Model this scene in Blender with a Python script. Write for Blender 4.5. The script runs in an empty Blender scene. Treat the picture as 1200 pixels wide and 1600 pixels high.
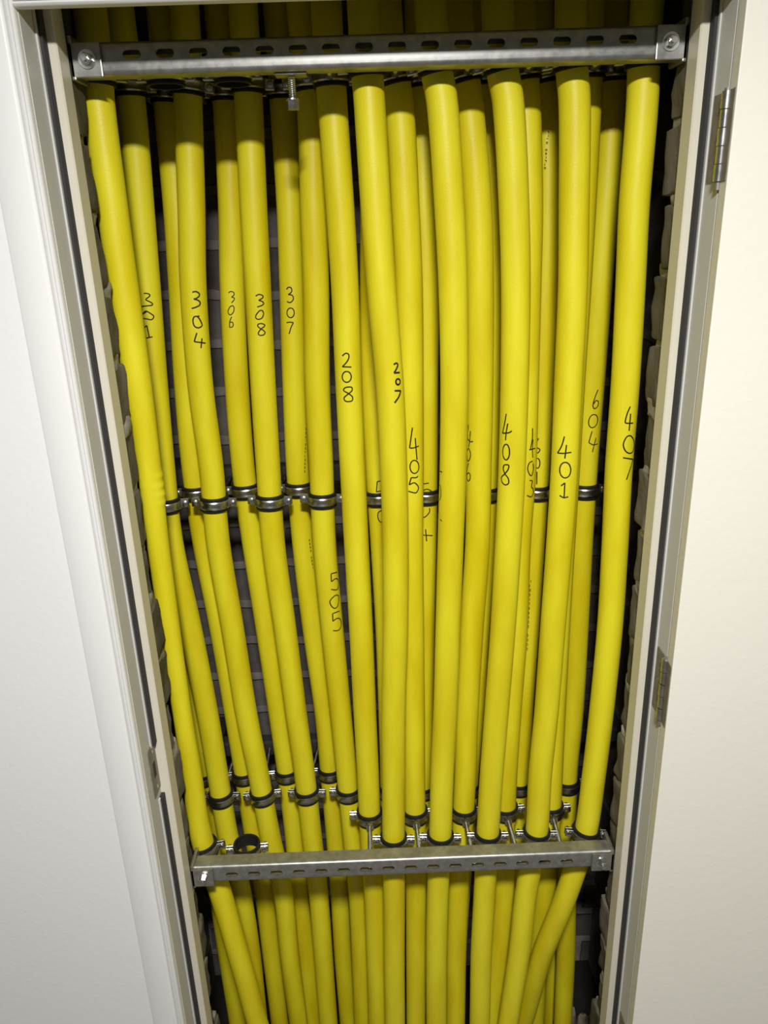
import bpy, bmesh, math, random
from mathutils import Vector, Matrix, noise
from mathutils.bvhtree import BVHTree

C = bpy.context.scene.collection
random.seed(7)
PI = math.pi

# ------------------------------------------------------------------ camera
FPX = 1202.0
PITCH, YAW, ROLL = math.radians(19.958), math.radians(-0.509), math.radians(-1.867)
CAM = Vector((-0.0181, -0.8244, 1.5))
fw = Vector((0, math.cos(PITCH), -math.sin(PITCH)))
up = Vector((0, math.sin(PITCH), math.cos(PITCH)))
rt = Vector((1, 0, 0))
RZ = Matrix.Rotation(YAW, 3, 'Z')
fw, up, rt = RZ @ fw, RZ @ up, RZ @ rt
rt, up = math.cos(ROLL) * rt + math.sin(ROLL) * up, -math.sin(ROLL) * rt + math.cos(ROLL) * up
cd = bpy.data.cameras.new('camera')
cd.sensor_fit = 'HORIZONTAL'
cd.sensor_width = 36.0
cd.lens = FPX / 1200.0 * 36.0
cd.clip_start = 0.02
cam = bpy.data.objects.new('camera', cd)
M = Matrix((rt, up, -fw)).transposed().to_4x4()
M.translation = CAM
cam.matrix_world = M
C.objects.link(cam)
bpy.context.scene.camera = cam

# ------------------------------------------------------------------ light
sc = bpy.context.scene
sc.view_settings.view_transform = 'Standard'
sc.view_settings.look = 'None'
sc.view_settings.exposure = 0.0
sc.view_settings.gamma = 1.0
sc.view_settings.use_curve_mapping = False
w = bpy.data.worlds.new('world')
sc.world = w
w.use_nodes = True
w.node_tree.nodes['Background'].inputs[0].default_value = (0.93, 0.96, 1.0, 1)
w.node_tree.nodes['Background'].inputs[1].default_value = 0.08
ld = bpy.data.lights.new('ceiling_lamp_light', 'AREA')
ld.shape = 'DISK'
ld.size = 0.15
ld.energy = 35
ld.color = (1.0, 0.975, 0.925)
lamp = bpy.data.objects.new('ceiling_lamp_light', ld)
lamp.location = (0.0, -1.00, 1.99)
C.objects.link(lamp)


def ray(px, py):
    return (rt * ((px - 600) / FPX) + up * ((800 - py) / FPX) + fw)


def at(px, py, Y):
    """point of the place seen at that spot of the photograph, at depth Y behind the door stop"""
    d = ray(px, py)
    return CAM + d * ((Y - CAM.y) / d.y)


# ------------------------------------------------------------------ materials
def new_mat(name):
    m = bpy.data.materials.new(name)
    m.use_nodes = True
    nt = m.node_tree
    return m, nt, nt.nodes['Principled BSDF']


def paint(name, col, rough=0.45, var=0.03, bump=0.05, scale=60, spec=0.4):
    m, nt, b = new_mat(name)
    tc = nt.nodes.new('ShaderNodeTexCoord')
    n1 = nt.nodes.new('ShaderNodeTexNoise'); n1.inputs['Scale'].default_value = 5; n1.inputs['Detail'].default_value = 4
    n2 = nt.nodes.new('ShaderNodeTexNoise'); n2.inputs['Scale'].default_value = scale; n2.inputs['Detail'].default_value = 3
    r = nt.nodes.new('ShaderNodeValToRGB')
    r.color_ramp.elements[0].position = 0.35
    r.color_ramp.elements[1].position = 0.65
    r.color_ramp.elements[0].color = (col[0] * (1 - var), col[1] * (1 - var), col[2] * (1 - var * 1.4), 1)
    r.color_ramp.elements[1].color = (col[0], col[1], col[2], 1)
    bp = nt.nodes.new('ShaderNodeBump'); bp.inputs['Strength'].default_value = bump; bp.inputs['Distance'].default_value = 0.002
    L = nt.links.new
    L(tc.outputs['Object'], n1.inputs['Vector']); L(tc.outputs['Object'], n2.inputs['Vector'])
    L(n1.outputs['Fac'], r.inputs['Fac']); L(r.outputs['Color'], b.inputs['Base Color'])
    L(n2.outputs['Fac'], bp.inputs['Height']); L(bp.outputs['Normal'], b.inputs['Normal'])
    b.inputs['Roughness'].default_value = rough
    b.inputs['Specular IOR Level'].default_value = spec
    return m


def metal(name, col, rough=0.35, var=0.35, scale=80, met=1.0):
    m, nt, b = new_mat(name)
    tc = nt.nodes.new('ShaderNodeTexCoord')
    n = nt.nodes.new('ShaderNodeTexNoise'); n.inputs['Scale'].default_value = scale; n.inputs['Detail'].default_value = 5
    r = nt.nodes.new('ShaderNodeValToRGB')
    r.color_ramp.elements[0].color = tuple(c * (1 - var) for c in col) + (1,)
    r.color_ramp.elements[1].color = tuple(col) + (1,)
    r.color_ramp.elements[0].position = 0.3
    r.color_ramp.elements[1].position = 0.7
    mr = nt.nodes.new('ShaderNodeMapRange'); mr.inputs['To Min'].default_value = rough * 0.8; mr.inputs['To Max'].default_value = rough * 1.3
    L = nt.links.new
    L(tc.outputs['Object'], n.inputs['Vector']); L(n.outputs['Fac'], r.inputs['Fac'])
    L(r.outputs['Color'], b.inputs['Base Color']); L(n.outputs['Fac'], mr.inputs['Value'])
    L(mr.outputs['Result'], b.inputs['Roughness'])
    b.inputs['Metallic'].default_value = met
    return m


def pipe_mat():
    m, nt, b = new_mat('yellow_plastic')
    tc = nt.nodes.new('ShaderNodeTexCoord')
    mp = nt.nodes.new('ShaderNodeMapping'); mp.inputs['Scale'].default_value = (1, 1, 0.22)
    n1 = nt.nodes.new('ShaderNodeTexNoise'); n1.inputs['Scale'].default_value = 30; n1.inputs['Detail'].default_value = 5
    n2 = nt.nodes.new('ShaderNodeTexNoise'); n2.inputs['Scale'].default_value = 420; n2.inputs['Detail'].default_value = 2
    r = nt.nodes.new('ShaderNodeValToRGB')
    r.color_ramp.elements[0].position = 0.30
    r.color_ramp.elements[1].position = 0.62
    r.color_ramp.elements[0].color = (0.68, 0.555, 0.005, 1)
    r.color_ramp.elements[1].color = (0.79, 0.715, 0.020, 1)
    bp = nt.nodes.new('ShaderNodeBump'); bp.inputs['Strength'].default_value = 0.22; bp.inputs['Distance'].default_value = 0.0006
    mr = nt.nodes.new('ShaderNodeMapRange'); mr.inputs['To Min'].default_value = 0.36; mr.inputs['To Max'].default_value = 0.52
    L = nt.links.new
    L(tc.outputs['Object'], mp.inputs['Vector']); L(mp.outputs['Vector'], n1.inputs['Vector'])
    L(tc.outputs['Object'], n2.inputs['Vector'])
    L(n1.outputs['Fac'], r.inputs['Fac']); L(r.outputs['Color'], b.inputs['Base Color'])
    L(n2.outputs['Fac'], bp.inputs['Height']); L(bp.outputs['Normal'], b.inputs['Normal'])
    L(n1.outputs['Fac'], mr.inputs['Value']); L(mr.outputs['Result'], b.inputs['Roughness'])
    b.inputs['Specular IOR Level'].default_value = 0.45
    return m


def brick_mat(name, rot, loc):
    m, nt, b = new_mat(name)
    tc = nt.nodes.new('ShaderNodeTexCoord')
    mp = nt.nodes.new('ShaderNodeMapping')
    mp.inputs['Rotation'].default_value = rot
    mp.inputs['Location'].default_value = loc
    br = nt.nodes.new('ShaderNodeTexBrick')
    br.inputs['Scale'].default_value = 1.0
    br.inputs['Brick Width'].default_value = 0.225
    br.inputs['Row Height'].default_value = 0.075
    br.inputs['Mortar Size'].default_value = 0.0085
    br.inputs['Mortar Smooth'].default_value = 0.25
    br.inputs['Color1'].default_value = (0.150, 0.135, 0.122, 1)
    br.inputs['Color2'].default_value = (0.085, 0.076, 0.070, 1)
    br.inputs['Mortar'].default_value = (0.205, 0.19, 0.175, 1)
    n = nt.nodes.new('ShaderNodeTexNoise'); n.inputs['Scale'].default_value = 38; n.inputs['Detail'].default_value = 7
    n3 = nt.nodes.new('ShaderNodeTexNoise'); n3.inputs['Scale'].default_value = 9; n3.inputs['Detail'].default_value = 3
    ad = nt.nodes.new('ShaderNodeMixRGB'); ad.blend_type = 'ADD'; ad.inputs['Fac'].default_value = 0.02
    mx = nt.nodes.new('ShaderNodeMixRGB'); mx.blend_type = 'OVERLAY'; mx.inputs['Fac'].default_value = 0.55
    mth = nt.nodes.new('ShaderNodeMath'); mth.operation = 'MULTIPLY_ADD'; mth.inputs[1].default_value = 0.5
    bp = nt.nodes.new('ShaderNodeBump'); bp.inputs['Strength'].default_value = 0.7; bp.inputs['Distance'].default_value = 0.006
    L = nt.links.new
    L(tc.outputs['Object'], mp.inputs['Vector'])
    L(mp.outputs['Vector'], ad.inputs['Color1']); L(n3.outputs['Color'], ad.inputs['Color2'])
    L(tc.outputs['Object'], n3.inputs['Vector'])
    L(ad.outputs['Color'], br.inputs['Vector']); L(tc.outputs['Object'], n.inputs['Vector'])
    L(br.outputs['Color'], mx.inputs['Color1']); L(n.outputs['Fac'], mx.inputs['Color2'])
    L(mx.outputs['Color'], b.inputs['Base Color'])
    L(n.outputs['Fac'], mth.inputs[0]); L(br.outputs['Fac'], mth.inputs[2])
    L(mth.outputs['Value'], bp.inputs['Height']); L(bp.outputs['Normal'], b.inputs['Normal'])
    b.inputs['Roughness'].default_value = 0.92
    b.inputs['Specular IOR Level'].default_value = 0.15
    return m


MAT = dict(
    pipe=pipe_mat(),
    ink=paint('black_ink', (0.012, 0.010, 0.006), 0.6, 0, 0),
    zinc=metal('zinc_plate', (0.62, 0.63, 0.61), 0.30),
    rail=metal('galvanised_steel', (0.38, 0.38, 0.365), 0.38, 0.30, 120, 0.75),
    screw=metal('bright_zinc', (0.66, 0.66, 0.65), 0.26, 0.25),
    steel=metal('hinge_steel', (0.30, 0.275, 0.25), 0.5, 0.3, 80, 0.6),
    darksteel=paint('dark_steel', (0.050, 0.045, 0.042), 0.7, 0.3, 0.1, 80, 0.2),  # plain dark tone given to the back rails and their spacers
    rubber=paint('black_rubber', (0.010, 0.010, 0.010), 0.6, 0, 0.02),
    seal=paint('dark_seal', (0.030, 0.029, 0.032), 0.7, 0, 0.02),
    wall=paint('white_wall_paint', (0.80, 0.80, 0.81), 0.6, 0.015, 0.12, 140, 0.25),
    arch=paint('white_gloss_trim', (0.80, 0.80, 0.80), 0.40, 0.02, 0.05, 90),
    frame=paint('cream_frame_paint', (0.70, 0.665, 0.555), 0.42, 0.05, 0.10, 90),
    rebate=paint('grey_white_rebate_paint', (0.60, 0.60, 0.585), 0.42, 0.04, 0.08, 90),
    door=paint('cream_door_paint', (0.82, 0.80, 0.72), 0.5, 0.015, 0.15, 110, 0.3),
    mortar=paint('grey_mortar', (0.36, 0.34, 0.31), 0.95, 0.35, 0.8, 90, 0.1),
    rubble=paint('dusty_rubble', (0.22, 0.205, 0.18), 0.95, 0.4, 0.8, 60, 0.1),
    stone=paint('grey_brown_brick', (0.17, 0.152, 0.135), 0.95, 0.5, 0.8, 70, 0.1),
    concrete=paint('grey_concrete', (0.30, 0.29, 0.27), 0.9, 0.25, 0.5, 50, 0.1),
    dark_floor=paint('dark_riser_floor', (0.020, 0.018, 0.016), 0.95, 0.4, 0.6, 60, 0.1),  # one even near-black for the riser floor
    floor=paint('grey_brown_carpet', (0.24, 0.22, 0.20), 0.95, 0.2, 0.5, 200, 0.1),
    brick_back=brick_mat('brick_back', (PI / 2, 0, 0), (0, 0, 0)),
    brick_side=brick_mat('brick_side', (PI / 2, 0, PI / 2), (0, 0, 0)),
)


# ------------------------------------------------------------------ mesh helpers
def obj(name, bm, mat, parent=None, smooth=False, angle=None):
    me = bpy.data.meshes.new(name)
    bm.normal_update()
    bm.to_mesh(me)
    bm.free()
    me.materials.append(MAT[mat])
    if smooth:
        for p in me.polygons:
            p.use_smooth = True
        if angle:
            me.set_sharp_from_angle(angle=math.radians(angle))
    o = bpy.data.objects.new(name, me)
    C.objects.link(o)
    if parent:
        o.parent = parent
    return o


def tag(o, label, cat, group=None):
    o['label'] = label
    o['category'] = cat
    if group:
        o['group'] = group
    return o


def struct(o):
    o['kind'] = 'structure'
    return o


def empty(name, loc=(0, 0, 0)):
    o = bpy.data.objects.new(name, None)
    o.empty_display_size = 0.02
    o.location = loc
    C.objects.link(o)
    return o


def box(bm, x0, x1, y0, y1, z0, z1, bev=0.0, seg=2):
    vs = [bm.verts.new((x, y, z)) for z in (z0, z1) for y in (y0, y1) for x in (x0, x1)]
    fs = [(0, 2, 3, 1), (4, 5, 7, 6), (0, 1, 5, 4), (2, 6, 7, 3), (0, 4, 6, 2), (1, 3, 7, 5)]
    faces = [bm.faces.new([vs[i] for i in f]) for f in fs]
    if bev:
        es = list({e for f in faces for e in f.edges})
        bmesh.ops.bevel(bm, geom=es, offset=bev, segments=seg, affect='EDGES', profile=0.6)
    return vs


def cyl(bm, p0, p1, r, n=16, r2=None):
    p0, p1 = Vector(p0), Vector(p1)
    ax = (p1 - p0).normalized()
    a = ax.orthogonal().normalized()
    b = ax.cross(a)
    r2 = r if r2 is None else r2
    A = [bm.verts.new(p0 + (a * math.cos(2 * PI * i / n) + b * math.sin(2 * PI * i / n)) * r) for i in range(n)]
    B = [bm.verts.new(p1 + (a * math.cos(2 * PI * i / n) + b * math.sin(2 * PI * i / n)) * r2) for i in range(n)]
    for i in range(n):
        j = (i + 1) % n
        bm.faces.new((A[i], A[j], B[j], B[i]))
    bm.faces.new(A[::-1])
    bm.faces.new(B)


def thread(bm, p0, p1, r, pitch=0.00175, n=12):
    """threaded rod: a cylinder with turned ridges"""
    p0, p1 = Vector(p0), Vector(p1)
    L = (p1 - p0).length
    ax = (p1 - p0).normalized()
    a = ax.orthogonal().normalized()
    b = ax.cross(a)
    k = max(2, int(L / pitch) * 2)
    prev = None
    for q in range(k + 1):
        rr = r if q % 2 else r * 0.84
        ring = [bm.verts.new(p0 + ax * (L * q / k) + (a * math.cos(2 * PI * i / n) + b * math.sin(2 * PI * i / n)) * rr) for i in range(n)]
        if prev:
            for i in range(n):
                j = (i + 1) % n
                bm.faces.new((prev[i], prev[j], ring[j], ring[i]))
        else:
            bm.faces.new(ring[::-1])
        prev = ring
    bm.faces.new(prev)


def revolve(bm, prof, a0, a1, n, closed_prof=True):
    """prof = [(r, z)], swept about Z from a0 to a1"""
    full = abs(a1 - a0 - 2 * PI) < 1e-6
    k = n if full else n + 1
    rings = []
    for i in range(k):
        t = a0 + (a1 - a0) * i / n
        rings.append([bm.verts.new((r * math.cos(t), r * math.sin(t), z)) for r, z in prof])
    m = len(prof)
    for i in range(n):
        A, B = rings[i], rings[(i + 1) % k]
        for q in range(m if closed_prof else m - 1):
            p = (q + 1) % m
            bm.faces.new((A[q], B[q], B[p], A[p]))
    if not full and closed_prof:
        bm.faces.new(rings[0])
        bm.faces.new(rings[-1][::-1])


def prism(bm, poly, lo, hi, axis='Z'):
    """extrude a 2-D outline along an axis"""
    def P(u, v, t):
        return (u, v, t) if axis == 'Z' else ((t, u, v) if axis == 'X' else (u, t, v))
    A = [bm.verts.new(P(u, v, lo)) for u, v in poly]
    B = [bm.verts.new(P(u, v, hi)) for u, v in poly]
    n = len(poly)
    for i in range(n):
        j = (i + 1) % n
        bm.faces.new((A[i], A[j], B[j], B[i]))
    bm.faces.new(A[::-1])
    bm.faces.new(B)
    bmesh.ops.recalc_face_normals(bm, faces=bm.faces[:])


def spline(P, step):
    """centripetal-ish Catmull-Rom through the points, resampled"""
    out = []
    n = len(P)
    for i in range(n - 1):
        p0 = P[i - 1] if i else P[0] * 2 - P[1]
        p1, p2 = P[i], P[i + 1]
        p3 = P[i + 2] if i + 2 < n else P[-1] * 2 - P[-2]
        k = max(1, int(round((p2 - p1).length / step)))
        for q in range(k):
            t = q / k
            out.append(0.5 * ((2 * p1) + (p2 - p0) * t + (2 * p0 - 5 * p1 + 4 * p2 - p3) * t * t + (3 * p1 - p0 - 3 * p2 + p3) * t ** 3))
    out.append(P[-1].copy())
    return out


# ------------------------------------------------------------------ setting
HEAD = 1.5 + 0.2088        # underside of the head stop
TOPZ = 2.55

bm = bmesh.new()
box(bm, -1.9, -0.345, -0.045, 0.028, 0, TOPZ)
box(bm, 0.345, 1.9, -0.045, 0.028, 0, TOPZ)
box(bm, -0.345, 0.345, -0.045, 0.028, HEAD + 0.045, TOPZ)
box(bm, -0.345, 0.345, -0.045, -0.043, 1.724, HEAD + 0.045)
struct(obj('wall_front', bm, 'wall'))

bm = bmesh.new(); box(bm, -1.9, 1.9, -3.2, -0.0, -0.1, 0.0)
struct(obj('floor', bm, 'floor'))
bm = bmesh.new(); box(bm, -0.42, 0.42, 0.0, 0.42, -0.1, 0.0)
struct(obj('floor_riser', bm, 'dark_floor'))
bm = bmesh.new(); box(bm, -1.9, 1.9, -3.2, -0.045, TOPZ, TOPZ + 0.05)
struct(obj('ceiling', bm, 'wall'))
bm = bmesh.new(); box(bm, -0.5, 0.5, 0.0, 0.5, 2.50, 2.55)
struct(obj('ceiling_riser', bm, 'concrete'))

WB = 0.407
zm = at(330, 978, WB).z    # one mortar bed of the back wall
bm = bmesh.new(); box(bm, -0.42, 0.42, WB, WB + 0.1, 0.0, 2.5)
o = struct(obj('wall_back', bm, 'brick_back'))
o.data.materials[0].node_tree.nodes['Mapping'].inputs['Location'].default_value = (0.06, -(zm % 0.075) + 0.0035, 0)
for s, nm in ((-1, 'wall_left'), (1, 'wall_right')):
    bm = bmesh.new()
    x0, x1 = sorted((s * 0.405, s * 0.50))
    box(bm, x0, x1, 0.068, WB, 0.0, 2.5)
    struct(obj(nm, bm, 'brick_side'))


def rough_block(bm, x0, x1, y0, y1, z0, z1, amp, seed, cuts=4):
    """a worn brick or mortar lump: a bevelled block with an uneven face"""
    t = bmesh.new()
    box(t, x0, x1, y0, y1, z0, z1, 0.004, 2)
    bmesh.ops.subdivide_edges(t, edges=[e for e in t.edges if e.calc_length() > 0.012], cuts=cuts, use_grid_fill=True)
    for v in t.verts:
        q = v.co * 38 + Vector((seed * 3.1, 0, 0))
        v.co += noise.noise_vector(q) * amp + noise.noise_vector(q * 3) * amp * 0.35
    me = bpy.data.meshes.new('t')
    t.to_mesh(me); t.free()
    bm.from_mesh(me)
    bpy.data.meshes.remove(me)


# broken brick ends behind the jambs, mortar beds between them
for s, nm in ((-1, 'wall_reveal_left'), (1, 'wall_reveal_right')):
    bmb, bmm = bmesh.new(), bmesh.new()
    z = 0.0
    k = 0
    off = (zm % 0.075)
    z = off - 0.075
    while z < 2.45:
        xi = 0.3025 + random.uniform(-0.001, 0.004)
        ye = 0.066 + random.uniform(-0.012, 0.012)
        a, b_ = sorted((s * xi, s * 0.42))
        rough_block(bmb, a, b_, 0.029, ye, max(z + 0.004, 0.0), z + 0.071, 0.0036, k + (50 if s > 0 else 0), 5)
        xi2 = 0.3050 + random.uniform(-0.002, 0.003)
        ye2 = ye + random.uniform(-0.010, 0.003)
        a, b_ = sorted((s * xi2, s * 0.42))
        rough_block(bmm, a, b_, 0.029, ye2, max(z + 0.064, 0.0), z + 0.087, 0.0042, k + 100, 5)
        z += 0.075
        k += 1
    r = struct(obj(nm, bmb, 'stone', None, True, 50))
    mj = obj('mortar_bed', bmm, 'mortar', r, True, 50)
    mj['kind'] = 'structure'

# door lining: jambs with planted stops, head, black seal in the corner of the rebate
for s, nm in ((-1, 'door_1_jamb_left'), (1, 'door_1_jamb_right')):
    bm = bmesh.new()
    P = [(0.345, -0.046), (0.3132, -0.046), (0.313, -0.0458), (0.313, 0.0), (0.3015, 0.0), (0.3000, 0.0015), (0.3000, 0.0265), (0.3015, 0.028), (0.345, 0.028)]
    prism(bm, [(s * x, y) for x, y in P], 0, 1.7235)
    # the stop wears cream, the rebate a greyer white
    o = struct(obj(nm, bm, 'rebate'))
    o.data.materials.append(MAT['frame'])
    for p in o.data.polygons:
        c = p.center
        if c.y > -0.0005 and abs(p.normal.z) < 0.5:
            p.material_index = 1
    sb = bmesh.new()
    gap = (at(240, 1246, -0.01).z, at(240, 1166, -0.01).z)
    segs = [(0.005, gap[0]), (gap[1], HEAD)] if s < 0 else [(0.005, HEAD)]
    for z0, z1 in segs:
        a, b_ = sorted((s * 0.3132, s * 0.3082))
        box(sb, a, b_, -0.0105, 0.0002, z0, z1, 0.0006, 1)
    st = obj('seal_strip', sb, 'seal', o)
    lb = bmesh.new()
    for z0, z1 in segs:
        a, b_ = sorted((s * 0.3131, s * 0.3112))
        box(lb, a, b_, -0.0150, -0.0105, z0, z1, 0.0004, 1)
    obj('seal_carrier', lb, 'rebate', o)
bm = bmesh.new()
P = [(-0.0425, HEAD + 0.045), (-0.0425, HEAD + 0.013), (0.0, HEAD + 0.013), (0.0, HEAD + 0.0015), (0.0015, HEAD), (0.0265, HEAD), (0.028, HEAD + 0.0015), (0.028, HEAD + 0.045)]
prism(bm, P, -0.345, 0.345, 'X')
struct(obj('door_1_head', bm, 'frame'))

# architrave moulding (left and over the head; the open door stands in front of the right one)
AP = [(0.3135, -0.045), (0.3135, -0.0515), (0.3143, -0.0540), (0.3160, -0.0553), (0.3176, -0.0540), (0.3187, -0.0505),
      (0.3198, -0.0545), (0.3206, -0.0582), (0.3222, -0.0596), (0.3240, -0.0600), (0.3515, -0.0600), (0.3530, -0.0590), (0.3535, -0.0570), (0.3535, -0.045)]
bm = bmesh.new()
prism(bm, [(-x, y) for x, y in AP], 0, 1.7310)
struct(obj('trim_1', bm, 'arch', None, True, 35))
bm = bmesh.new()
prism(bm, [(y, 1.6905 - 0.3135 + x) for x, y in AP], -0.3135, 0.3135, 'X')  # head piece set lower to block lamp light and shade the upper rail
struct(obj('shade_trim', bm, 'arch', None, True, 35))
# the cupboard door, swung right back on its hinges
HX, HY = 0.3112, -0.0490
DANG = math.radians(175)
dm = Matrix.Translation((HX, HY, 0)) @ Matrix.Rotation(DANG, 4, 'Z')
bm = bmesh.new()
box(bm, -0.622, -0.0010, 0.0008, 0.0205, 0.012, 1.686, 0.0010, 2)
bmesh.ops.transform(bm, matrix=dm, verts=bm.verts[:])
door = struct(obj('door_1', bm, 'door'))

# hinges
def hinge(zc, h, label):
    t = empty('butt_hinge', (HX, HY, zc))
    tag(t, label, 'hinge', 'steel butt hinges on the right jamb')
    bm = bmesh.new()
    box(bm, 0.3118 - HX, 0.3134 - HX, -0.0465 - HY, -0.0190 - HY, -h / 2, h / 2, 0.0005, 1)
    obj('frame_leaf', bm, 'steel', t)
    bm = bmesh.new()
    box(bm, -0.0016, -0.0002, 0.002, 0.0180, -h / 2, h / 2, 0.0004, 1)
    bmesh.ops.transform(bm, matrix=Matrix.Rotation(DANG, 4, 'Z'), verts=bm.verts[:])
    obj('door_leaf', bm, 'steel', t)
    seg = h / 5
    bm = bmesh.new()
    for q in range(5):
        z0 = -h / 2 + q * seg
        cyl(bm, (0, 0, z0 + 0.0004), (0, 0, z0 + seg - 0.0004), 0.0050 if q % 2 == 0 else 0.0046, 20)
    obj('knuckle', bm, 'screw', t, True, 40)
    bm = bmesh.new()
    cyl(bm, (0, 0, -h / 2 - 0.007), (0, 0, h / 2 + 0.002), 0.0030, 16)
    obj('pin', bm, 'steel', t, True, 40)
    for q in (-0.3, 0.0, 0.3):
        bm = bmesh.new()
        y = -0.031 - HY
        cyl(bm, (0.3119 - HX, y, q * h), (0.3113 - HX, y, q * h), 0.0034, 14, 0.0026)
        box(bm, 0.3111 - HX, 0.31132 - HX, y - 0.0022, y + 0.0022, q * h - 0.0004, q * h + 0.0004)
        obj('screw', bm, 'steel', t)
    return t


hinge(at(1128, 214, -0.05).z, 0.076, 'upper steel butt hinge beside the top corner of the open door')
hinge(at(1036, 1078, -0.05).z, 0.082, 'middle steel butt hinge on the right jamb, above the lower rail')
hinge(at(975, 1640, -0.05).z, 0.076, 'lowest steel butt hinge on the right jamb, at the bottom edge of the photo')

# strike plate on the left jamb
zs0, zs1 = at(240, 1243, -0.02).z, at(240, 1170, -0.02).z
bm = bmesh.new()
box(bm, -0.3134, -0.3118, -0.027, -0.0008, zs0, zs1, 0.0006, 1)
sp = obj('strike_plate', bm, 'steel')
tag(sp, 'small dark steel strike plate let into the left jamb', 'plate')
zc = (zs0 + zs1) / 2
bm = bmesh.new()
box(bm, -0.3119, -0.31155, -0.018, -0.0095, zc - 0.011, zc + 0.011, 0.0002, 1)
obj('latch_hole_shade', bm, 'rubber', sp)  # black block on the plate, standing in for the shade inside the hole
for q in (zs0 + 0.009, zs1 - 0.009):
    bm = bmesh.new()
    cyl(bm, (-0.3119, -0.0138, q), (-0.3112, -0.0138, q), 0.0030, 12, 0.0022)
    obj('screw', bm, 'screw', sp)

# ------------------------------------------------------------------ pipes
YS = [30, 170, 320, 450, 600, 730, 850, 980, 1110, 1210, 1305, 1400, 1490, 1580]
DEPTH = dict(F=0.088, S=0.143, M=0.200, R=0.252)
R0 = 0.0168
PIPES = {
    'far_left': ('F', [142, 155, 175, 193, 215, 233, 247, 265, 284, 300, 314, 346, 372, 397],
                 'leftmost yellow pipe, running down beside the left jamb in front of the others'),
    'n301': ('M', [188, 206, 219, 230, 242, 254, 268, 297, 323, 340, 356, 378, 392, 402], 'yellow pipe marked 301, just right of the leftmost pipe'),
    'n304': ('M', [289, 294, 299, 302, 313, 330, 341, 363, 384, 404, 422, 443, 452, 464], 'yellow pipe with 304 written on it in black pen'),
    'n308': ('M', [381, 389, 396, 403, 411, 419, 427, 445, 462, 476, 487, 498, 505, 512], 'yellow pipe with 308 written on it in black pen'),
    'n505': ('M', [472, 486, 490, 494, 496, 502, 507, 519, 532, 542, 551, 560, 564, 567], 'yellow pipe with a large 505 on its right side, low down'),
    'm5': ('M', [582, 583, 584, 583, 582, 589, 597, 604, 608, 610, 610, 609, 609, 611], 'half-hidden yellow pipe between those marked 208 and 207, part of a 5 showing'),
    'n504': ('M', [655, 660, 662, 666, 665, 665, 664, 662, 661, 660, 658, 656, 654, 652], 'yellow pipe behind the one marked 405, with a cut-off 5, 0 and 4'),
    'm7': ('M', [752, 757, 762, 764, 762, 760, 757, 748, 740, 732, 726, 719, 714, 710], 'shaded yellow pipe in the dark gap right of the pipe marked 406'),
    'n601': ('M', [842, 853, 856, 852, 846, 840, 833, 825, 816, 811, 807, 802, 795, 788], 'yellow pipe with a small 601, right behind the one marked 403'),
    'n604': ('M', [965, 956, 946, 936, 925, 915, 908, 902, 895, 886, 886, 885, 884, 880], 'dull yellow pipe with 604 written on it, left of the one marked 407'),
    'r0': ('R', [185, 200, 215, 228, 240, 254, 268, 285, 302, 316, 328, 342, 355, 369], 'yellow back pipe seen at lower left, behind the leftmost pipe below the rail'),
    'r1': ('R', [252, 262, 275, 283, 291, 302, 319, 344, 366, 382, 397, 413, 424, 435], 'unmarked yellow pipe half hidden behind the left edge of the one marked 304'),
    'n306': ('R', [342, 354, 361, 363, 370, 380, 396, 416, 435, 449, 460, 467, 479, 487], 'yellow pipe with a small 306 written on it'),
    'n307': ('R', [434, 443, 452, 456, 460, 465, 474, 489, 507, 516, 524, 531, 536, 543], 'yellow pipe with 307 written on it in black pen'),
    'r8': ('R', [930, 918, 911, 905, 899, 894, 889, 881, 873, 869, 868, 868, 868, 863], 'dim back pipe below the lower rail, left of the one marked 604'),
    'n208': ('S', [511, 520, 531, 539, 545, 551, 557, 564, 570, 575, 579, 585, 588, 590], 'yellow pipe with 208 written on it in black pen'),
    'n405': ('S', [605, 624, 633, 639, 641, 642, 642, 644, 646, 647, 649, 650, 650, 650], 'yellow pipe with 405 written on it, just right of the one marked 207'),
    'n406': ('S', [716, 733, 746, 750, 750, 748, 746, 737, 730, 727, 722, 716, 713, 712], 'yellow pipe with 406 written down its left edge'),
    'n403': ('S', [815, 822, 826, 824, 821, 818, 810, 806, 797, 791, 788, 787, 779, 770], 'yellow pipe with 403 on it, showing as a strip right of the one marked 408'),
    's4': ('S', [921, 916, 909, 902, 893, 886, 879, 872, 866, 862, 858, 851, 840, 836], 'unmarked yellow pipe, a thin strip along the right edge of the one marked 401'),
    'n207': ('F', [569, 578, 587, 596, 609, 615, 618, 618, 615, 615, 615, 616, 616, 617], 'front yellow pipe with a small bold 207 written near its right edge'),
    'f3': ('F', [674, 692, 702, 708, 710, 708, 704, 700, 696, 691, 688, 684, 682, 682], 'front yellow pipe without a full number, between those marked 405 and 406'),
    'n408': ('F', [778, 795, 803, 806, 804, 800, 794, 786, 776, 768, 762, 757, 752, 750], 'front yellow pipe with 408 written on it in black pen'),
    'n401': ('F', [892, 898, 897, 895, 888, 882, 874, 864, 854, 844, 838, 821, 811, 797], 'front yellow pipe with 401 written on it in black pen'),
    'n407': ('F', [1010, 1003, 991, 985, 977, 967, 961, 953, 940, 928, 914, 884, 848, 822], 'rightmost yellow pipe, marked 407 and bending left below the lower rail'),
}
DOVER = {'n407': {11: .088, 12: .108, 13: .136}, 's4': {11: .150, 12: .170, 13: .182}}
RMUL = {'far_left': [1, 1, 1, 1, .97, .86, .82, .80, .76, .82, .95, 1, 1, 1]}
PATH, TREE, PIPE = {}, {}, {}


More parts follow.
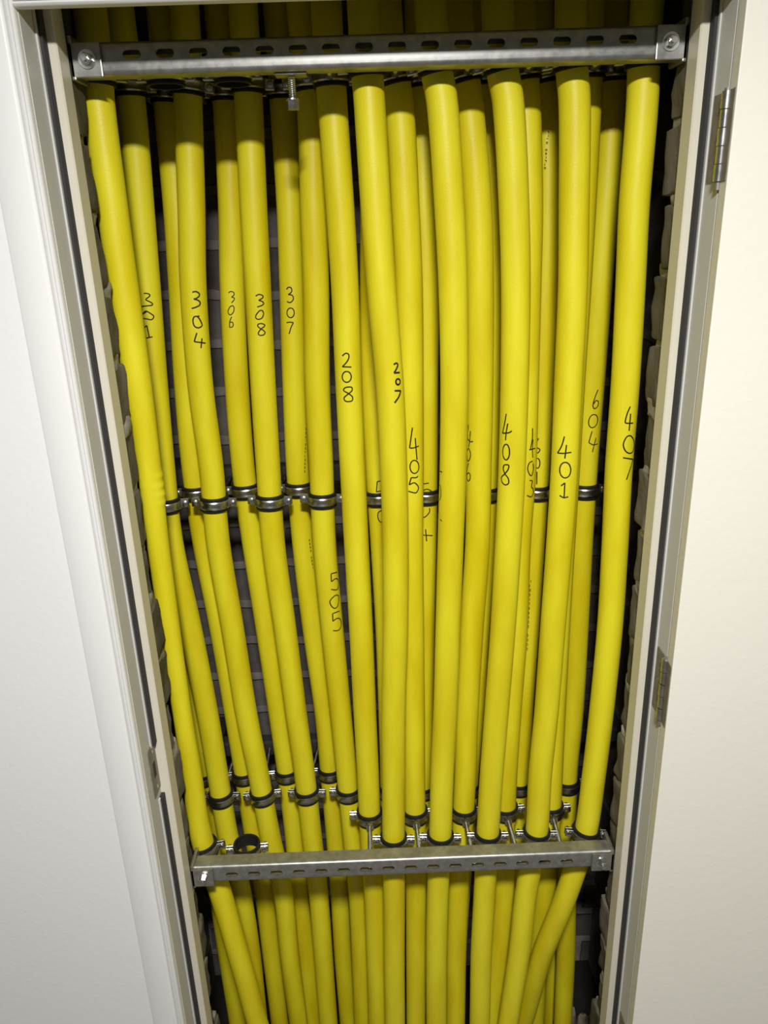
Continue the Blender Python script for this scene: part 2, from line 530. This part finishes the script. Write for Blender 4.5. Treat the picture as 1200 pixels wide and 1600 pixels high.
def build_pipe(key):
    layer, xs, label = PIPES[key]
    Y = DEPTH[layer]
    dv = DOVER.get(key, {})
    pts = [at(x, y, dv.get(i, Y)) for i, (x, y) in enumerate(zip(xs, YS))]
    rm = RMUL.get(key, [1] * len(pts))
    top = pts[0] + (pts[0] - pts[1]) * 0.5
    top.z = 1.95
    top2 = Vector((top.x, Y, 2.499))
    b1 = pts[-1] + (pts[-1] - pts[-2]) * 1.0
    b2 = Vector((b1.x + (b1.x - pts[-1].x) * 0.2, b1.y, 0.001))
    P = [top2, top] + pts + [b1, b2]
    rad = [1, 1] + rm + [1, 1]
    c = spline(P, 0.003 if key == 'far_left' else 0.012)
    # radius along the path: by height between the control points
    zs = [p.z for p in P]
    bm = bmesh.new()
    n = 28
    prev = None
    vs_all = []
    for i, p in enumerate(c):
        d = (c[min(i + 1, len(c) - 1)] - c[max(i - 1, 0)]).normalized()
        a = (Vector((1, 0, 0)) - d * d.x).normalized()
        b = d.cross(a)
        q = 0
        while q < len(zs) - 2 and zs[q + 1] > p.z:
            q += 1
        t = min(1, max(0, (zs[q] - p.z) / max(1e-6, zs[q] - zs[q + 1])))
        r = R0 * (rad[q] + (rad[q + 1] - rad[q]) * t)
        dz = 0.0
        if key == 'far_left':       # heat-bent wrinkles at mid height
            for zc_, am in ((at(240, 742, Y).z, .0014), (at(240, 757, Y).z, .0018), (at(240, 771, Y).z, .0022), (at(240, 783, Y).z, .0015)):
                dz += am * math.exp(-((p.z - zc_) / 0.0040) ** 2)
        ring = []
        for k in range(n):
            th = 2 * PI * k / n
            rr = r + dz * (0.5 + 0.5 * math.cos(th))
            ring.append(bm.verts.new(p + a * (math.cos(th) * rr) + b * (math.sin(th) * r)))
        if prev:
            for k in range(n):
                j = (k + 1) % n
                bm.faces.new((prev[k], prev[j], ring[j], ring[k]))
        else:
            bm.faces.new(ring[::-1])
        prev = ring
    bm.faces.new(prev)
    bmesh.ops.recalc_face_normals(bm, faces=bm.faces[:])
    TREE[key] = BVHTree.FromBMesh(bm)
    o = obj('gas_pipe', bm, 'pipe', None, True, 60)
    tag(o, label, 'pipe', 'yellow pipes in the riser cupboard')
    PATH[key] = c
    PIPE[key] = o


for k in PIPES:
    build_pipe(k)


def centre_at(key, z):
    c = PATH[key]
    for i in range(len(c) - 1):
        if c[i].z >= z >= c[i + 1].z:
            t = (c[i].z - z) / max(1e-9, c[i].z - c[i + 1].z)
            return c[i].lerp(c[i + 1], t), (c[i] - c[i + 1]).normalized()
    return c[-1], Vector((0, 0, 1))


# ------------------------------------------------------------------ handwriting on the pipes
def ell(cx, cy, rx, ry, tilt=0.0, n=14):
    out = []
    for i in range(n + 1):
        a = 2 * PI * i / n - PI / 2
        x, y = rx * math.cos(a), ry * math.sin(a)
        out.append((cx + x - tilt * y, cy + y))
    return out


def ink(key, x0, y0, s, strokes, label, wd=0.0013, name='handwritten_number'):
    """pen strokes laid on the surface of one pipe"""
    bm = bmesh.new()
    tree = TREE[key]
    for st in strokes:
        pl = [Vector((x0 + x / s, y0 + y / s, 0)) for x, y in st]
        pl = spline(pl, 1.0) if len(pl) > 2 else spline([pl[0], pl[0].lerp(pl[1], .5), pl[1]], 1.0)
        hits = []
        for p in pl:
            d = ray(p.x, p.y).normalized()
            h = tree.ray_cast(CAM, d)
            if h[0] is None:
                q, n_, _, _ = tree.find_nearest(CAM + d * ((DEPTH[PIPES[key][0]] - CAM.y) / d.y))
                if q is None:
                    continue
                hits.append((q, n_))
            else:
                hits.append((h[0], h[1]))
        prev = None
        for i, (p, n_) in enumerate(hits):
            t = hits[min(i + 1, len(hits) - 1)][0] - hits[max(i - 1, 0)][0]
            if t.length < 1e-7:
                continue
            if n_.dot(CAM - p) < 0:
                n_ = -n_
            sd = n_.cross(t.normalized()).normalized() * (wd * 1.2 / 2)
            q = p + n_ * 0.00022
            a, m, b = bm.verts.new(q + sd), bm.verts.new(q + n_ * 0.00012), bm.verts.new(q - sd)
            if prev:
                bm.faces.new((prev[0], prev[1], m, a))
                bm.faces.new((prev[1], prev[2], b, m))
            prev = (a, m, b)
    o = obj(name, bm, 'ink', PIPE[key])
    o['label'] = label
    return o


A_ = (210, 440, 10.0)
ink('n301', *A_, [
    [(145, 185), (200, 185), (240, 205), (230, 235), (180, 280), (240, 315), (283, 345), (270, 370), (200, 378), (110, 390)],
    [(122, 520), (150, 485), (185, 460), (240, 490), (295, 530), (300, 560), (265, 595), (205, 585), (140, 575)], [(140, 500), (195, 468)],
    [(150, 725), (195, 685)], [(195, 685), (215, 780), (235, 870)], [(185, 882), (285, 862)]], 'black pen number 301, the 3 lying on its side')
ink('n304', *A_, [
    [(905, 165), (960, 155), (1010, 185), (1010, 225), (970, 260), (925, 272)], [(925, 272), (990, 290), (1025, 325), (1015, 370), (960, 400), (895, 420)],
    [(1015, 540), (935, 545)], [(935, 545), (915, 600), (930, 680), (965, 715), (1010, 720), (1055, 690), (1045, 640), (1010, 575), (985, 550)],
    [(975, 800), (935, 938)], [(935, 938), (1110, 962)], [(1055, 885), (1040, 1040)]], 'black pen number 304', 0.0015)
B_ = (340, 440, 8.571)
ink('n306', *B_, [
    [(145, 150), (180, 132), (215, 145), (218, 180), (185, 208)], [(185, 208), (225, 220), (213, 255), (185, 285)],
    [(205, 320), (165, 340), (140, 400), (155, 440), (185, 440), (215, 400), (220, 350), (205, 320)],
    [(190, 470), (165, 530), (160, 612)], [(160, 612), (195, 608), (210, 580), (200, 545), (170, 545)]], 'black pen number 306', 0.0011)
ink('n308', *B_, [
    [(510, 195), (550, 172), (600, 185), (605, 215), (550, 250)], [(550, 250), (600, 268), (617, 295), (590, 320), (530, 340)],
    [(600, 385), (560, 392), (515, 450), (515, 490), (550, 505), (595, 485), (615, 430), (600, 385)],
    [(580, 635), (540, 600), (545, 570), (590, 562), (630, 580), (620, 605), (580, 635), (545, 690), (565, 718), (610, 715), (635, 685), (615, 655), (580, 635)]],
    'black pen number 308')
ink('n307', *B_, [
    [(925, 105), (945, 78), (980, 80), (995, 120), (975, 155), (945, 172)], [(945, 172), (1000, 185), (1015, 230), (990, 270), (960, 280), (930, 265)],
    ell(978, 418, 48, 65), [(925, 550), (965, 543), (1015, 548)], [(1015, 548), (985, 610), (958, 700)]], 'black pen number 307')
C_ = (520, 540, 10.0)
ink('n208', *C_, [
    [(150, 160), (200, 120), (245, 135), (250, 190), (215, 260), (150, 330)], [(150, 330), (290, 335)],
    ell(218, 488, 70, 85),
    [(250, 750), (170, 700), (200, 655), (290, 650), (300, 700), (250, 750), (180, 810), (190, 860), (240, 875), (300, 860), (305, 800), (250, 750)]],
    'black pen number 208', 0.0014)
ink('n207', *C_, [
    [(950, 295), (990, 275), (1015, 300), (990, 370), (955, 428)], [(955, 428), (1045, 420)],
    ell(1018, 565, 33, 46), [(965, 705), (1060, 705)], [(1060, 705), (1030, 800), (965, 895)]], 'small bold black number 207', 0.0018)
ink('n505', 500, 880, 13.33, [
    [(355, 187), (230, 220)], [(230, 220), (237, 385)], [(237, 385), (330, 320), (375, 360), (378, 500), (335, 555), (230, 545)],
    [(385, 675), (330, 665), (240, 740), (205, 810), (245, 900), (310, 940), (365, 890), (385, 790), (385, 675)],
    [(405, 995), (260, 1050)], [(260, 1050), (270, 1210)], [(270, 1210), (330, 1160), (400, 1150), (440, 1230), (425, 1340), (375, 1400), (270, 1405)]],
    'large black pen number 505', 0.0014)
E_ = (580, 660, 8.0)
ink('m5', *E_, [[(150, 722), (75, 740)], [(75, 740), (65, 870)], [(65, 870), (115, 858), (150, 880)]], 'black pen 5, its right half hidden', 0.0012, 'handwritten_digit')
ink('m5', *E_, [[(150, 1100), (120, 1105), (88, 1130), (85, 1190), (108, 1238), (150, 1250)]], 'black pen 0, its right half hidden', 0.0012, 'handwritten_digit')
ink('n405', *E_, [[(515, 65), (480, 320)], [(480, 320), (530, 318), (595, 295)], [(550, 195), (560, 330), (572, 465)],
                  ell(540, 555, 55, 82), [(585, 670), (560, 690), (500, 690)], [(500, 690), (475, 780)],
                  [(475, 780), (540, 755), (590, 810), (570, 870), (540, 880), (465, 860)]], 'black pen number 405', 0.0014)
ink('n504', *E_, [[(630, 772), (720, 758)], [(630, 772), (625, 860)], [(625, 865), (655, 848), (700, 835), (750, 860), (766, 895), (752, 925)],
                  [(728, 1070), (725, 1125), (665, 1185), (610, 1160), (600, 1110)], [(600, 1400), (650, 1408), (768, 1415)], [(680, 1335), (692, 1485)]],
    'black pen 5, 0 and 4, partly hidden', 0.0013)
for st_ in ([(862, 610), (890, 622)], [(860, 780), (872, 830), (872, 920), (860, 970)], [(862, 1210), (886, 1236)]):
    ink('f3', *E_, [st_], 'tip of a pen stroke at the left edge', 0.0011, 'pen_mark')
F_ = (720, 640, 8.571)
ink('n406', *F_, [[(105, 205), (92, 330), (95, 395)], [(95, 395), (130, 430), (165, 425)], [(130, 285), (122, 400), (108, 500)],
                  [(105, 515), (85, 560), (85, 650), (100, 690), (125, 650), (130, 580), (108, 515)],
                  [(105, 715), (85, 800), (80, 900), (100, 955), (125, 930), (125, 870), (105, 845), (82, 870)]], 'black pen number 406', 0.0012)
ink('n408', *F_, [[(610, 55), (585, 200), (560, 315)], [(560, 315), (640, 310), (685, 285)], [(630, 185), (610, 300), (600, 410)],
                  ell(608, 568, 45, 105),
                  [(590, 860), (570, 790), (585, 742), (640, 745), (635, 800), (590, 860), (545, 910), (560, 980), (600, 1008), (640, 985), (635, 920), (590, 860)]],
    'black pen number 408', 0.0014)
ink('n403', *F_, [[(960, 250), (957, 390), (930, 535)], [(915, 540), (960, 528), (995, 518)], [(966, 400), (958, 520), (962, 640)],
                  [(962, 690), (920, 712), (895, 780), (910, 850), (945, 885), (970, 800), (966, 720)],
                  [(920, 948), (955, 955), (945, 1030), (965, 1060), (968, 1120), (940, 1168), (885, 1150)]], 'black pen number 403', 0.0013)
ink('n601', *F_, [[(1040, 385), (1015, 450), (1005, 555), (1030, 580), (1060, 540), (1030, 515), (1005, 540)],
                  ell(1027, 718, 32, 66), [(1020, 830), (1017, 1000)]], 'black pen number 601', 0.0013)
G_ = (860, 600, 8.42)
ink('n401', *G_, [[(185, 690), (150, 810), (95, 908)], [(95, 908), (180, 912), (275, 898)], [(212, 800), (200, 900), (190, 980)],
                  ell(195, 1132, 72, 103), [(140, 1340), (190, 1300)], [(190, 1300), (180, 1490)], [(120, 1465), (175, 1495), (235, 1483)]],
    'black pen number 401', 0.0014)
ink('n604', *G_, [[(625, 75), (585, 180), (560, 280), (580, 325), (622, 290), (630, 235), (600, 218), (568, 262)],
                  ell(562, 487, 58, 87, 0.15), [(548, 620), (505, 770)], [(505, 770), (560, 800), (620, 788)], [(600, 710), (575, 800), (552, 895)]],
    'black pen number 604', 0.0012)
ink('n407', *G_, [[(1050, 295), (1010, 390), (985, 490), (1000, 515), (1085, 515)], [(1055, 390), (1035, 615)],
                  [(1085, 715), (1050, 680), (1000, 700), (960, 790), (980, 870), (1030, 910), (1075, 898), (1096, 840), (1100, 770), (1085, 715)],
                  [(955, 970), (1085, 990)], [(1085, 990), (1050, 1110), (1000, 1260)]], 'black pen number 407', 0.0014)


def print_line(key, pts, n, wpx):
    """the maker's small printed line: a row of little broken marks, too small to read"""
    st = []
    rnd = random.Random(len(key) + n)
    for i in range(n):
        t = (i + .15) / n
        t2 = t + 0.62 / n
        (xa, ya), (xb, yb) = pts
        for u in (-1, 1):
            if rnd.random() < 0.8:
                o_ = u * wpx * rnd.uniform(.2, .5)
                st.append([(xa + (xb - xa) * t + o_, ya + (yb - ya) * t), (xa + (xb - xa) * t2 + o_, ya + (yb - ya) * t2)])
        if rnd.random() < 0.6:
            y_ = ya + (yb - ya) * t
            x_ = xa + (xb - xa) * t
            st.append([(x_ - wpx / 2, y_), (x_ + wpx / 2, y_ + 1)])
    ink(key, 0, 0, 1, st, 'row of tiny black printed marks', 0.0006, 'printed_line')


print_line('n601', ((856.5, 204), (851, 266)), 11, 2.4)
print_line('n601', ((829, 905), (823, 1018)), 16, 1.6)
print_line('n307', ((478, 668), (476, 740)), 12, 1.2)
print_line('n307', ((483, 842), (489, 890)), 9, 1.2)

# ------------------------------------------------------------------ rails
RY0, RY1 = 0.035, 0.057
ZR_TOP = (at(600, 52, RY0).z + at(600, 104, RY0).z) / 2
ZR_LOW = (at(600, 1344, RY0).z + at(600, 1369, RY0).z) / 2
ZB_TOP = at(352, 141, 0.235).z
ZB_MID = at(505, 786, 0.18).z
ZB_LOW = at(482, 1249, 0.185).z
BY0, BY1 = 0.318, 0.340


def channel(name, x0, x1, y0, y1, zc, h, slots, parent, flip=False, mat='rail'):
    """folded steel channel, open to the back, with a row of long holes in its face"""
    t, r = 0.0022, 0.005
    zt, zb = zc + h / 2, zc - h / 2
    f = (lambda y: y0 + y1 - y) if flip else (lambda y: y)
    outl = [(f(y1), zt - 0.0085), (f(y1), zt)]
    for k in range(6):
        a = PI / 2 + PI / 2 * k / 5
        outl.append((f(y0 + r + r * math.cos(a)), zt - r + r * math.sin(a)))
    for k in range(6):
        a = PI + PI / 2 * k / 5
        outl.append((f(y0 + r + r * math.cos(a)), zb + r + r * math.sin(a)))
    outl += [(f(y1), zb), (f(y1), zb + 0.0085)]
    ri = r - t
    inn = [(f(y1 - t), zb + 0.0085), (f(y1 - t), zb + t)]
    for k in range(6):
        a = 1.5 * PI - PI / 2 * k / 5
        inn.append((f(y0 + r + ri * math.cos(a)), zb + r + ri * math.sin(a)))
    for k in range(6):
        a = PI - PI / 2 * k / 5
        inn.append((f(y0 + r + ri * math.cos(a)), zt - r + ri * math.sin(a)))
    inn += [(f(y1 - t), zt - t), (f(y1 - t), zt - 0.0085)]
    bm = bmesh.new()
    prism(bm, outl + inn, x0, x1, 'X')
    o = obj(name, bm, mat, parent, True, 30)
    if slots:
        cb = bmesh.new()
        L2, R2 = 0.0088, 0.0039
        for sx, sz in slots:
            P = []
            for k in range(9):
                a = -PI / 2 + PI * k / 8
                P.append((sx + L2 - R2 + R2 * math.cos(a), sz + R2 * math.sin(a)))
            for k in range(9):
                a = PI / 2 + PI * k / 8
                P.append((sx - L2 + R2 + R2 * math.cos(a), sz + R2 * math.sin(a)))
            A = [cb.verts.new((u, f(y0) - 0.004, v)) for u, v in P]
            B = [cb.verts.new((u, f(y0) + 0.006, v)) for u, v in P]
            for i in range(len(P)):
                j = (i + 1) % len(P)
                cb.faces.new((A[i], A[j], B[j], B[i]))
            cb.faces.new(A[::-1]); cb.faces.new(B)
        bmesh.ops.recalc_face_normals(cb, faces=cb.faces[:])
        me = bpy.data.meshes.new('cut'); cb.to_mesh(me); cb.free()
        co = bpy.data.objects.new('cut', me); C.objects.link(co)
        md = o.modifiers.new('holes', 'BOOLEAN'); md.operation = 'DIFFERENCE'; md.object = co; md.solver = 'EXACT'
        dg = bpy.context.evaluated_depsgraph_get(); dg.update()
        nm = bpy.data.meshes.new_from_object(o.evaluated_get(dg))
        o.modifiers.remove(md)
        old = o.data
        o.data = nm
        bpy.data.meshes.remove(old)
        bpy.data.objects.remove(co)
        bpy.data.meshes.remove(me)
        for p in o.data.polygons:
            p.use_smooth = True
        o.data.set_sharp_from_angle(angle=math.radians(30))
    return o


def hexbolt(name, p, d, r, h, parent, mat='screw', washer=True):
    bm = bmesh.new()
    p, d = Vector(p), Vector(d).normalized()
    if washer:
        cyl(bm, p, p + d * 0.0014, r * 1.45, 20)
        p = p + d * 0.0014
    cyl(bm, p, p + d * h * 0.85, r, 6)
    cyl(bm, p + d * h * 0.85, p + d * h, r * 0.92, 6, r * 0.78)
    cyl(bm, p + d * h, p + d * (h + 0.004), r * 0.5, 12)
    return obj(name, bm, mat, parent)


def rail(zc, slots, label, h=0.0295):
    t = empty('support_rail', (0, 0, 0))
    tag(t, label, 'rail', 'slotted steel rails across the front of the cupboard')
    channel('channel', -0.3015, 0.3015, RY0, RY1, zc, h, slots, t)
    for s in (-1, 1):
        bm = bmesh.new()
        a, b_ = sorted((s * 0.2700, s * 0.3010))
        box(bm, a, b_, RY0 - 0.0042, RY0 - 0.0002, zc - h / 2 - 0.002, zc + h / 2 - 0.001, 0.0012, 2)
        a, b_ = sorted((s * 0.2965, s * 0.3010))
        box(bm, a, b_, RY0 - 0.0042, RY0 + 0.034, zc - h / 2 - 0.004, zc + h / 2 + 0.005, 0.0012, 2)
        b = obj('end_bracket', bm, 'rail', t)
        hexbolt('bolt', (s * 0.2835, RY0 - 0.0042, zc - 0.001), (0, -1, 0), 0.0058, 0.0055, b)
        hexbolt('anchor_bolt', (s * 0.2960, RY0 + 0.015, zc + 0.002), (-s, 0, 0), 0.0052, 0.005, b)
    return t


xs0, xs1 = at(205, 79, RY0).x, at(981, 65, RY0).x
slots_top = [(xs0 + (xs1 - xs0) * i / 15, at(600, 72.5, RY0).z) for i in range(16)]
xs0, xs1 = at(362, 1365, RY0).x, at(886, 1343, RY0).x
slots_low = [(xs0 + (xs1 - xs0) * i / 15, ZR_LOW - 0.001) for i in range(16)]
rail(ZR_TOP, slots_top, 'shaded upper slotted steel rail across the top of the pipes')
rail(ZR_LOW, slots_low, 'lower slotted steel rail across the bottom of the pipes, brightly edged')
BACKS = []
for zc, lb in ((ZB_TOP, 'top'), (ZB_MID, 'middle'), (ZB_LOW, 'lowest')):
    t = empty('back_rail', (0, 0, 0))
    tag(t, 'steel rail on the back wall behind the pipes, %s of three' % lb, 'rail', 'steel rails on the back wall')
    channel('channel', -0.395, 0.395, BY0, BY1 + 0.0, zc, 0.0295, None, t, mat='darksteel')
    for s in (-1, 0, 1):
        bm = bmesh.new()
        box(bm, s * 0.33 - 0.02, s * 0.33 + 0.02, BY1 - 0.003, WB + 0.002, zc - 0.010, zc + 0.010, 0.001, 1)
        obj('wall_spacer', bm, 'darksteel', t)

# ------------------------------------------------------------------ pipe clamps
def clamp_proto(front_stud, stud_len):
    """rubber-lined two-piece pipe clamp, axis Z, screws left and right; stud along -Y (front rail) or +Y (back rail)"""
    t = bpy.data.objects.new('pipe_clamp', None)
    t.empty_display_size = 0.01
    C.objects.link(t)
    ri, ro, rb = 0.0171, 0.0191, 0.0208
    bm = bmesh.new()
    hz = 0.0102
    prof = [(ri, -hz), (ro + 0.0006, -hz), (ro + 0.0010, -hz + 0.0012), (ro + 0.0010, -hz + 0.0026), (ro - 0.0002, -hz + 0.003), (ro - 0.0002, hz - 0.003),
            (ro + 0.0010, hz - 0.0026), (ro + 0.0010, hz - 0.0012), (ro + 0.0006, hz), (ri, hz)]
    revolve(bm, prof, 0, 2 * PI, 40)
    bmesh.ops.recalc_face_normals(bm, faces=bm.faces[:])
    lining = obj('rubber_lining', bm, 'rubber', t, True, 40)
    hb = 0.0058
    prof = [(ro, -hb), (rb + 0.0002, -hb), (rb + 0.0009, -hb + 0.0016), (rb + 0.0004, -hb + 0.0036), (rb + 0.0001, 0.0), (rb + 0.0004, hb - 0.0036), (rb + 0.0009, hb - 0.0016), (rb + 0.0002, hb), (ro, hb)]
    for s in (-1, 1):
        bm = bmesh.new()
        a0 = 0.10 if s > 0 else PI + 0.10
        revolve(bm, prof, a0, a0 + PI - 0.20, 24)
        for e in (-1, 1):
            a, b_ = sorted((e * (ro + 0.0002), e * 0.0312))
            box(bm, a, b_, min(s * 0.0016, s * 0.0036), max(s * 0.0016, s * 0.0036), -hb, hb, 0.0007, 1)
        bmesh.ops.recalc_face_normals(bm, faces=bm.faces[:])
        obj('clamp_half', bm, 'zinc', t, True, 35)
    for e in (-1, 1):
        bm = bmesh.new()
        x = e * 0.0262
        cyl(bm, (x, -0.0037, 0), (x, -0.0062, 0), 0.0044, 18, 0.0040)
        cyl(bm, (x, -0.0062, 0), (x, -0.0068, 0), 0.0040, 18, 0.0026)
        cyl(bm, (x, -0.0037, 0), (x, 0.0100, 0), 0.0022, 12)
        cyl(bm, (x, 0.0037, 0), (x, 0.0068, 0), 0.0044, 6)
        obj('screw', bm, 'screw', t, True, 35)
    d = -1 if front_stud else 1
    bm = bmesh.new()
    cyl(bm, (0, d * (rb - 0.0004), 0), (0, d * min(rb + 0.0065, rb - 0.001 + stud_len), 0), 0.0064, 6)
    obj('boss_nut', bm, 'zinc', t)
    if stud_len > 0.009:
        bm = bmesh.new()
        thread(bm, (0, d * rb, 0), (0, d * (rb + stud_len), 0), 0.0032)
        obj('stud', bm, 'zinc', t, True, 50)
    return t


PROTO = {
    'F': clamp_proto(True, (DEPTH['F'] - 0.0208) - RY1 + 0.002),
    'S': clamp_proto(True, (DEPTH['S'] - 0.0208) - RY0 - 0.004),
    'M': clamp_proto(False, BY0 - DEPTH['M'] - 0.0208 + 0.006),
    'R': clamp_proto(False, BY0 - DEPTH['R'] - 0.0208 + 0.006),
}
used = set()
rnd = random.Random(3)


def place(layer, p, axis, yaw, label, group):
    src = PROTO[layer]
    if layer in used:
        o = src.copy()
        C.objects.link(o)
        for ch in src.children:
            c = ch.copy()
            c.parent = o
            C.objects.link(c)
    else:
        used.add(layer)
        o = src
    q = Vector((0, 0, 1)).rotation_difference(axis)
    o.matrix_world = Matrix.Translation(p) @ (q.to_matrix().to_4x4()) @ Matrix.Rotation(yaw, 4, 'Z')
    tag(o, label, 'clamp', group)
    return o


WHO = {'far_left': 'the leftmost pipe', 'm5': 'the half-hidden pipe between 208 and 207', 'm7': 'the shaded pipe right of 406',
       'r0': 'the back pipe behind the leftmost', 'r1': 'the unmarked pipe behind 304', 'r8': 'the dim back pipe left of 604',
       's4': 'the unmarked pipe behind 401', 'f3': 'the unnumbered front pipe beside 406', 'n504': 'the pipe behind 405'}


def who(k):
    return WHO.get(k) or 'the pipe marked ' + k[1:]


def clamp(key, z, where, group, yaw=None):
    p, ax = centre_at(key, z)
    layer = PIPES[key][0]
    place(layer, p, ax, rnd.uniform(-.10, .10) if yaw is None else yaw, 'rubber-lined zinc clamp on %s, %s' % (who(key), where), group)


for k in ('n301', 'n304', 'n308', 'n505', 'm5', 'n504', 'm7', 'n601', 'n604'):
    clamp(k, ZB_MID, 'at mid height', 'pipe clamps at mid height', 0.16 if k == 'n301' else None)
    clamp(k, ZB_LOW, 'above the lower rail', 'pipe clamps above the lower rail')
    clamp(k, ZB_TOP, 'below the upper rail', 'pipe clamps below the upper rail')
for k in ('r1', 'n306', 'n307'):
    clamp(k, ZB_MID, 'at mid height', 'pipe clamps at mid height')
for k in ('r0', 'r1', 'n306', 'n307'):
    clamp(k, ZB_LOW, 'above the lower rail', 'pipe clamps above the lower rail')
for k in ('r1', 'n306', 'n307'):
    clamp(k, ZB_TOP, 'below the upper rail', 'pipe clamps below the upper rail')
for k in ('far_left', 'n207', 'f3', 'n408', 'n401', 'n407', 'n208', 'n405', 'n406', 'n403', 's4'):
    clamp(k, ZR_LOW, 'behind the lower rail', 'pipe clamps on the lower rail', rnd.uniform(-.04, .04))
    if k != 'far_left':
        clamp(k, ZR_TOP - 0.004, 'under the upper rail', 'pipe clamps on the upper rail', rnd.uniform(-.05, .05))
clamp('far_left', ZR_TOP - 0.004, 'under the upper rail', 'pipe clamps on the upper rail', 0)
# empty clamps
place('F', Vector((at(386, 1323, DEPTH['F']).x, DEPTH['F'], ZR_LOW - 0.005)), Vector((0, 0, 1)), 0.06,
      'empty clamp ring with black lining on the lower rail, no pipe in it', 'empty pipe clamps')
for px, lb in ((258, 'empty black-lined clamp under the upper rail, left of the pipe marked 304'),
               (363, 'empty black-lined clamp under the upper rail, between the pipes marked 306 and 308')):
    place('F', Vector((at(px, 118, DEPTH['F']).x, DEPTH['F'], ZR_TOP - 0.007)), Vector((0, 0, 1)), 0.0, lb, 'empty pipe clamps')

# hanging bolt under the upper rail
hx = at(456, 120, 0.062).x
zr = ZR_TOP - 0.0147
t = empty('hanging_bolt', (hx, 0.0500, zr))
tag(t, 'bright bolt hanging down under the upper rail, above the pipe marked 307', 'bolt')
bm = bmesh.new(); box(bm, -0.016, 0.016, -0.006, 0.014, -0.0022, -0.0001, 0.0006, 1); obj('washer_plate', bm, 'zinc', t)
bm = bmesh.new(); thread(bm, (0, 0.006, -0.002), (0, 0.006, -0.030), 0.0040); obj('threaded_shank', bm, 'zinc', t, True, 50)
bm = bmesh.new(); cyl(bm, (0, 0.006, -0.0235), (0, 0.006, -0.032), 0.0064, 6); cyl(bm, (0, 0.006, -0.0222), (0, 0.006, -0.0235), 0.0070, 20); obj('hex_nut', bm, 'screw', t)

# ------------------------------------------------------------------ rubble on the riser floor
lumps = [(0.312, 0.236, 0.080, 0.024), (0.350, 0.222, 0.074, 0.024), (0.335, 0.170, 0.050, 0.022)]
LB = ['lump of mortar on the riser floor, nearest the pipe marked 604', 'lump of mortar on the riser floor beside the right brick edge', 'small lump of mortar on the riser floor, in front of the other two']
for i, (x, y, h, r) in enumerate(lumps):
    bm = bmesh.new()
    bmesh.ops.create_icosphere(bm, subdivisions=4, radius=1.0)
    for v in bm.verts:
        d = v.co.copy()
        k = 1 + 0.28 * noise.noise(d * 1.7 + Vector((i * 5.3, 0, 0))) + 0.10 * noise.noise(d * 5 + Vector((i, 3, 0)))
        v.co = Vector((d.x * r * k, d.y * r * k, max(0.0, (d.z * 0.55 + 0.45) * h * k)))
    o = obj('mortar_lump', bm, 'rubble', None, True, 60)
    o.location = (x, y, 0.0)
    tag(o, LB[i], 'rubble', 'mortar rubble on the riser floor')

# ceiling lamp of the hall: its housing, the light itself is set at the top
t = empty('ceiling_lamp', (0.0, -1.00, TOPZ))
tag(t, 'white pendant lamp hanging in the hall in front of the cupboard', 'lamp')
bm = bmesh.new(); cyl(bm, (0, 0, -0.001), (0, 0, -0.03), 0.05, 40); obj('ceiling_rose', bm, 'arch', t, True, 40)
bm = bmesh.new(); cyl(bm, (0, 0, -0.03), (0, 0, 2.05 - TOPZ), 0.003, 10); obj('cord', bm, 'arch', t, True, 40)
bm = bmesh.new(); revolve(bm, [(0.012, 0.06), (0.03, 0.055), (0.075, 0.03), (0.095, 0.006), (0.092, 0.006), (0.07, 0.028), (0.028, 0.052), (0.012, 0.056)], 0, 2 * PI, 40); sh = obj('lamp_shade', bm, 'arch', t, True, 40); sh.location = (0, 0, 1.995 - TOPZ)
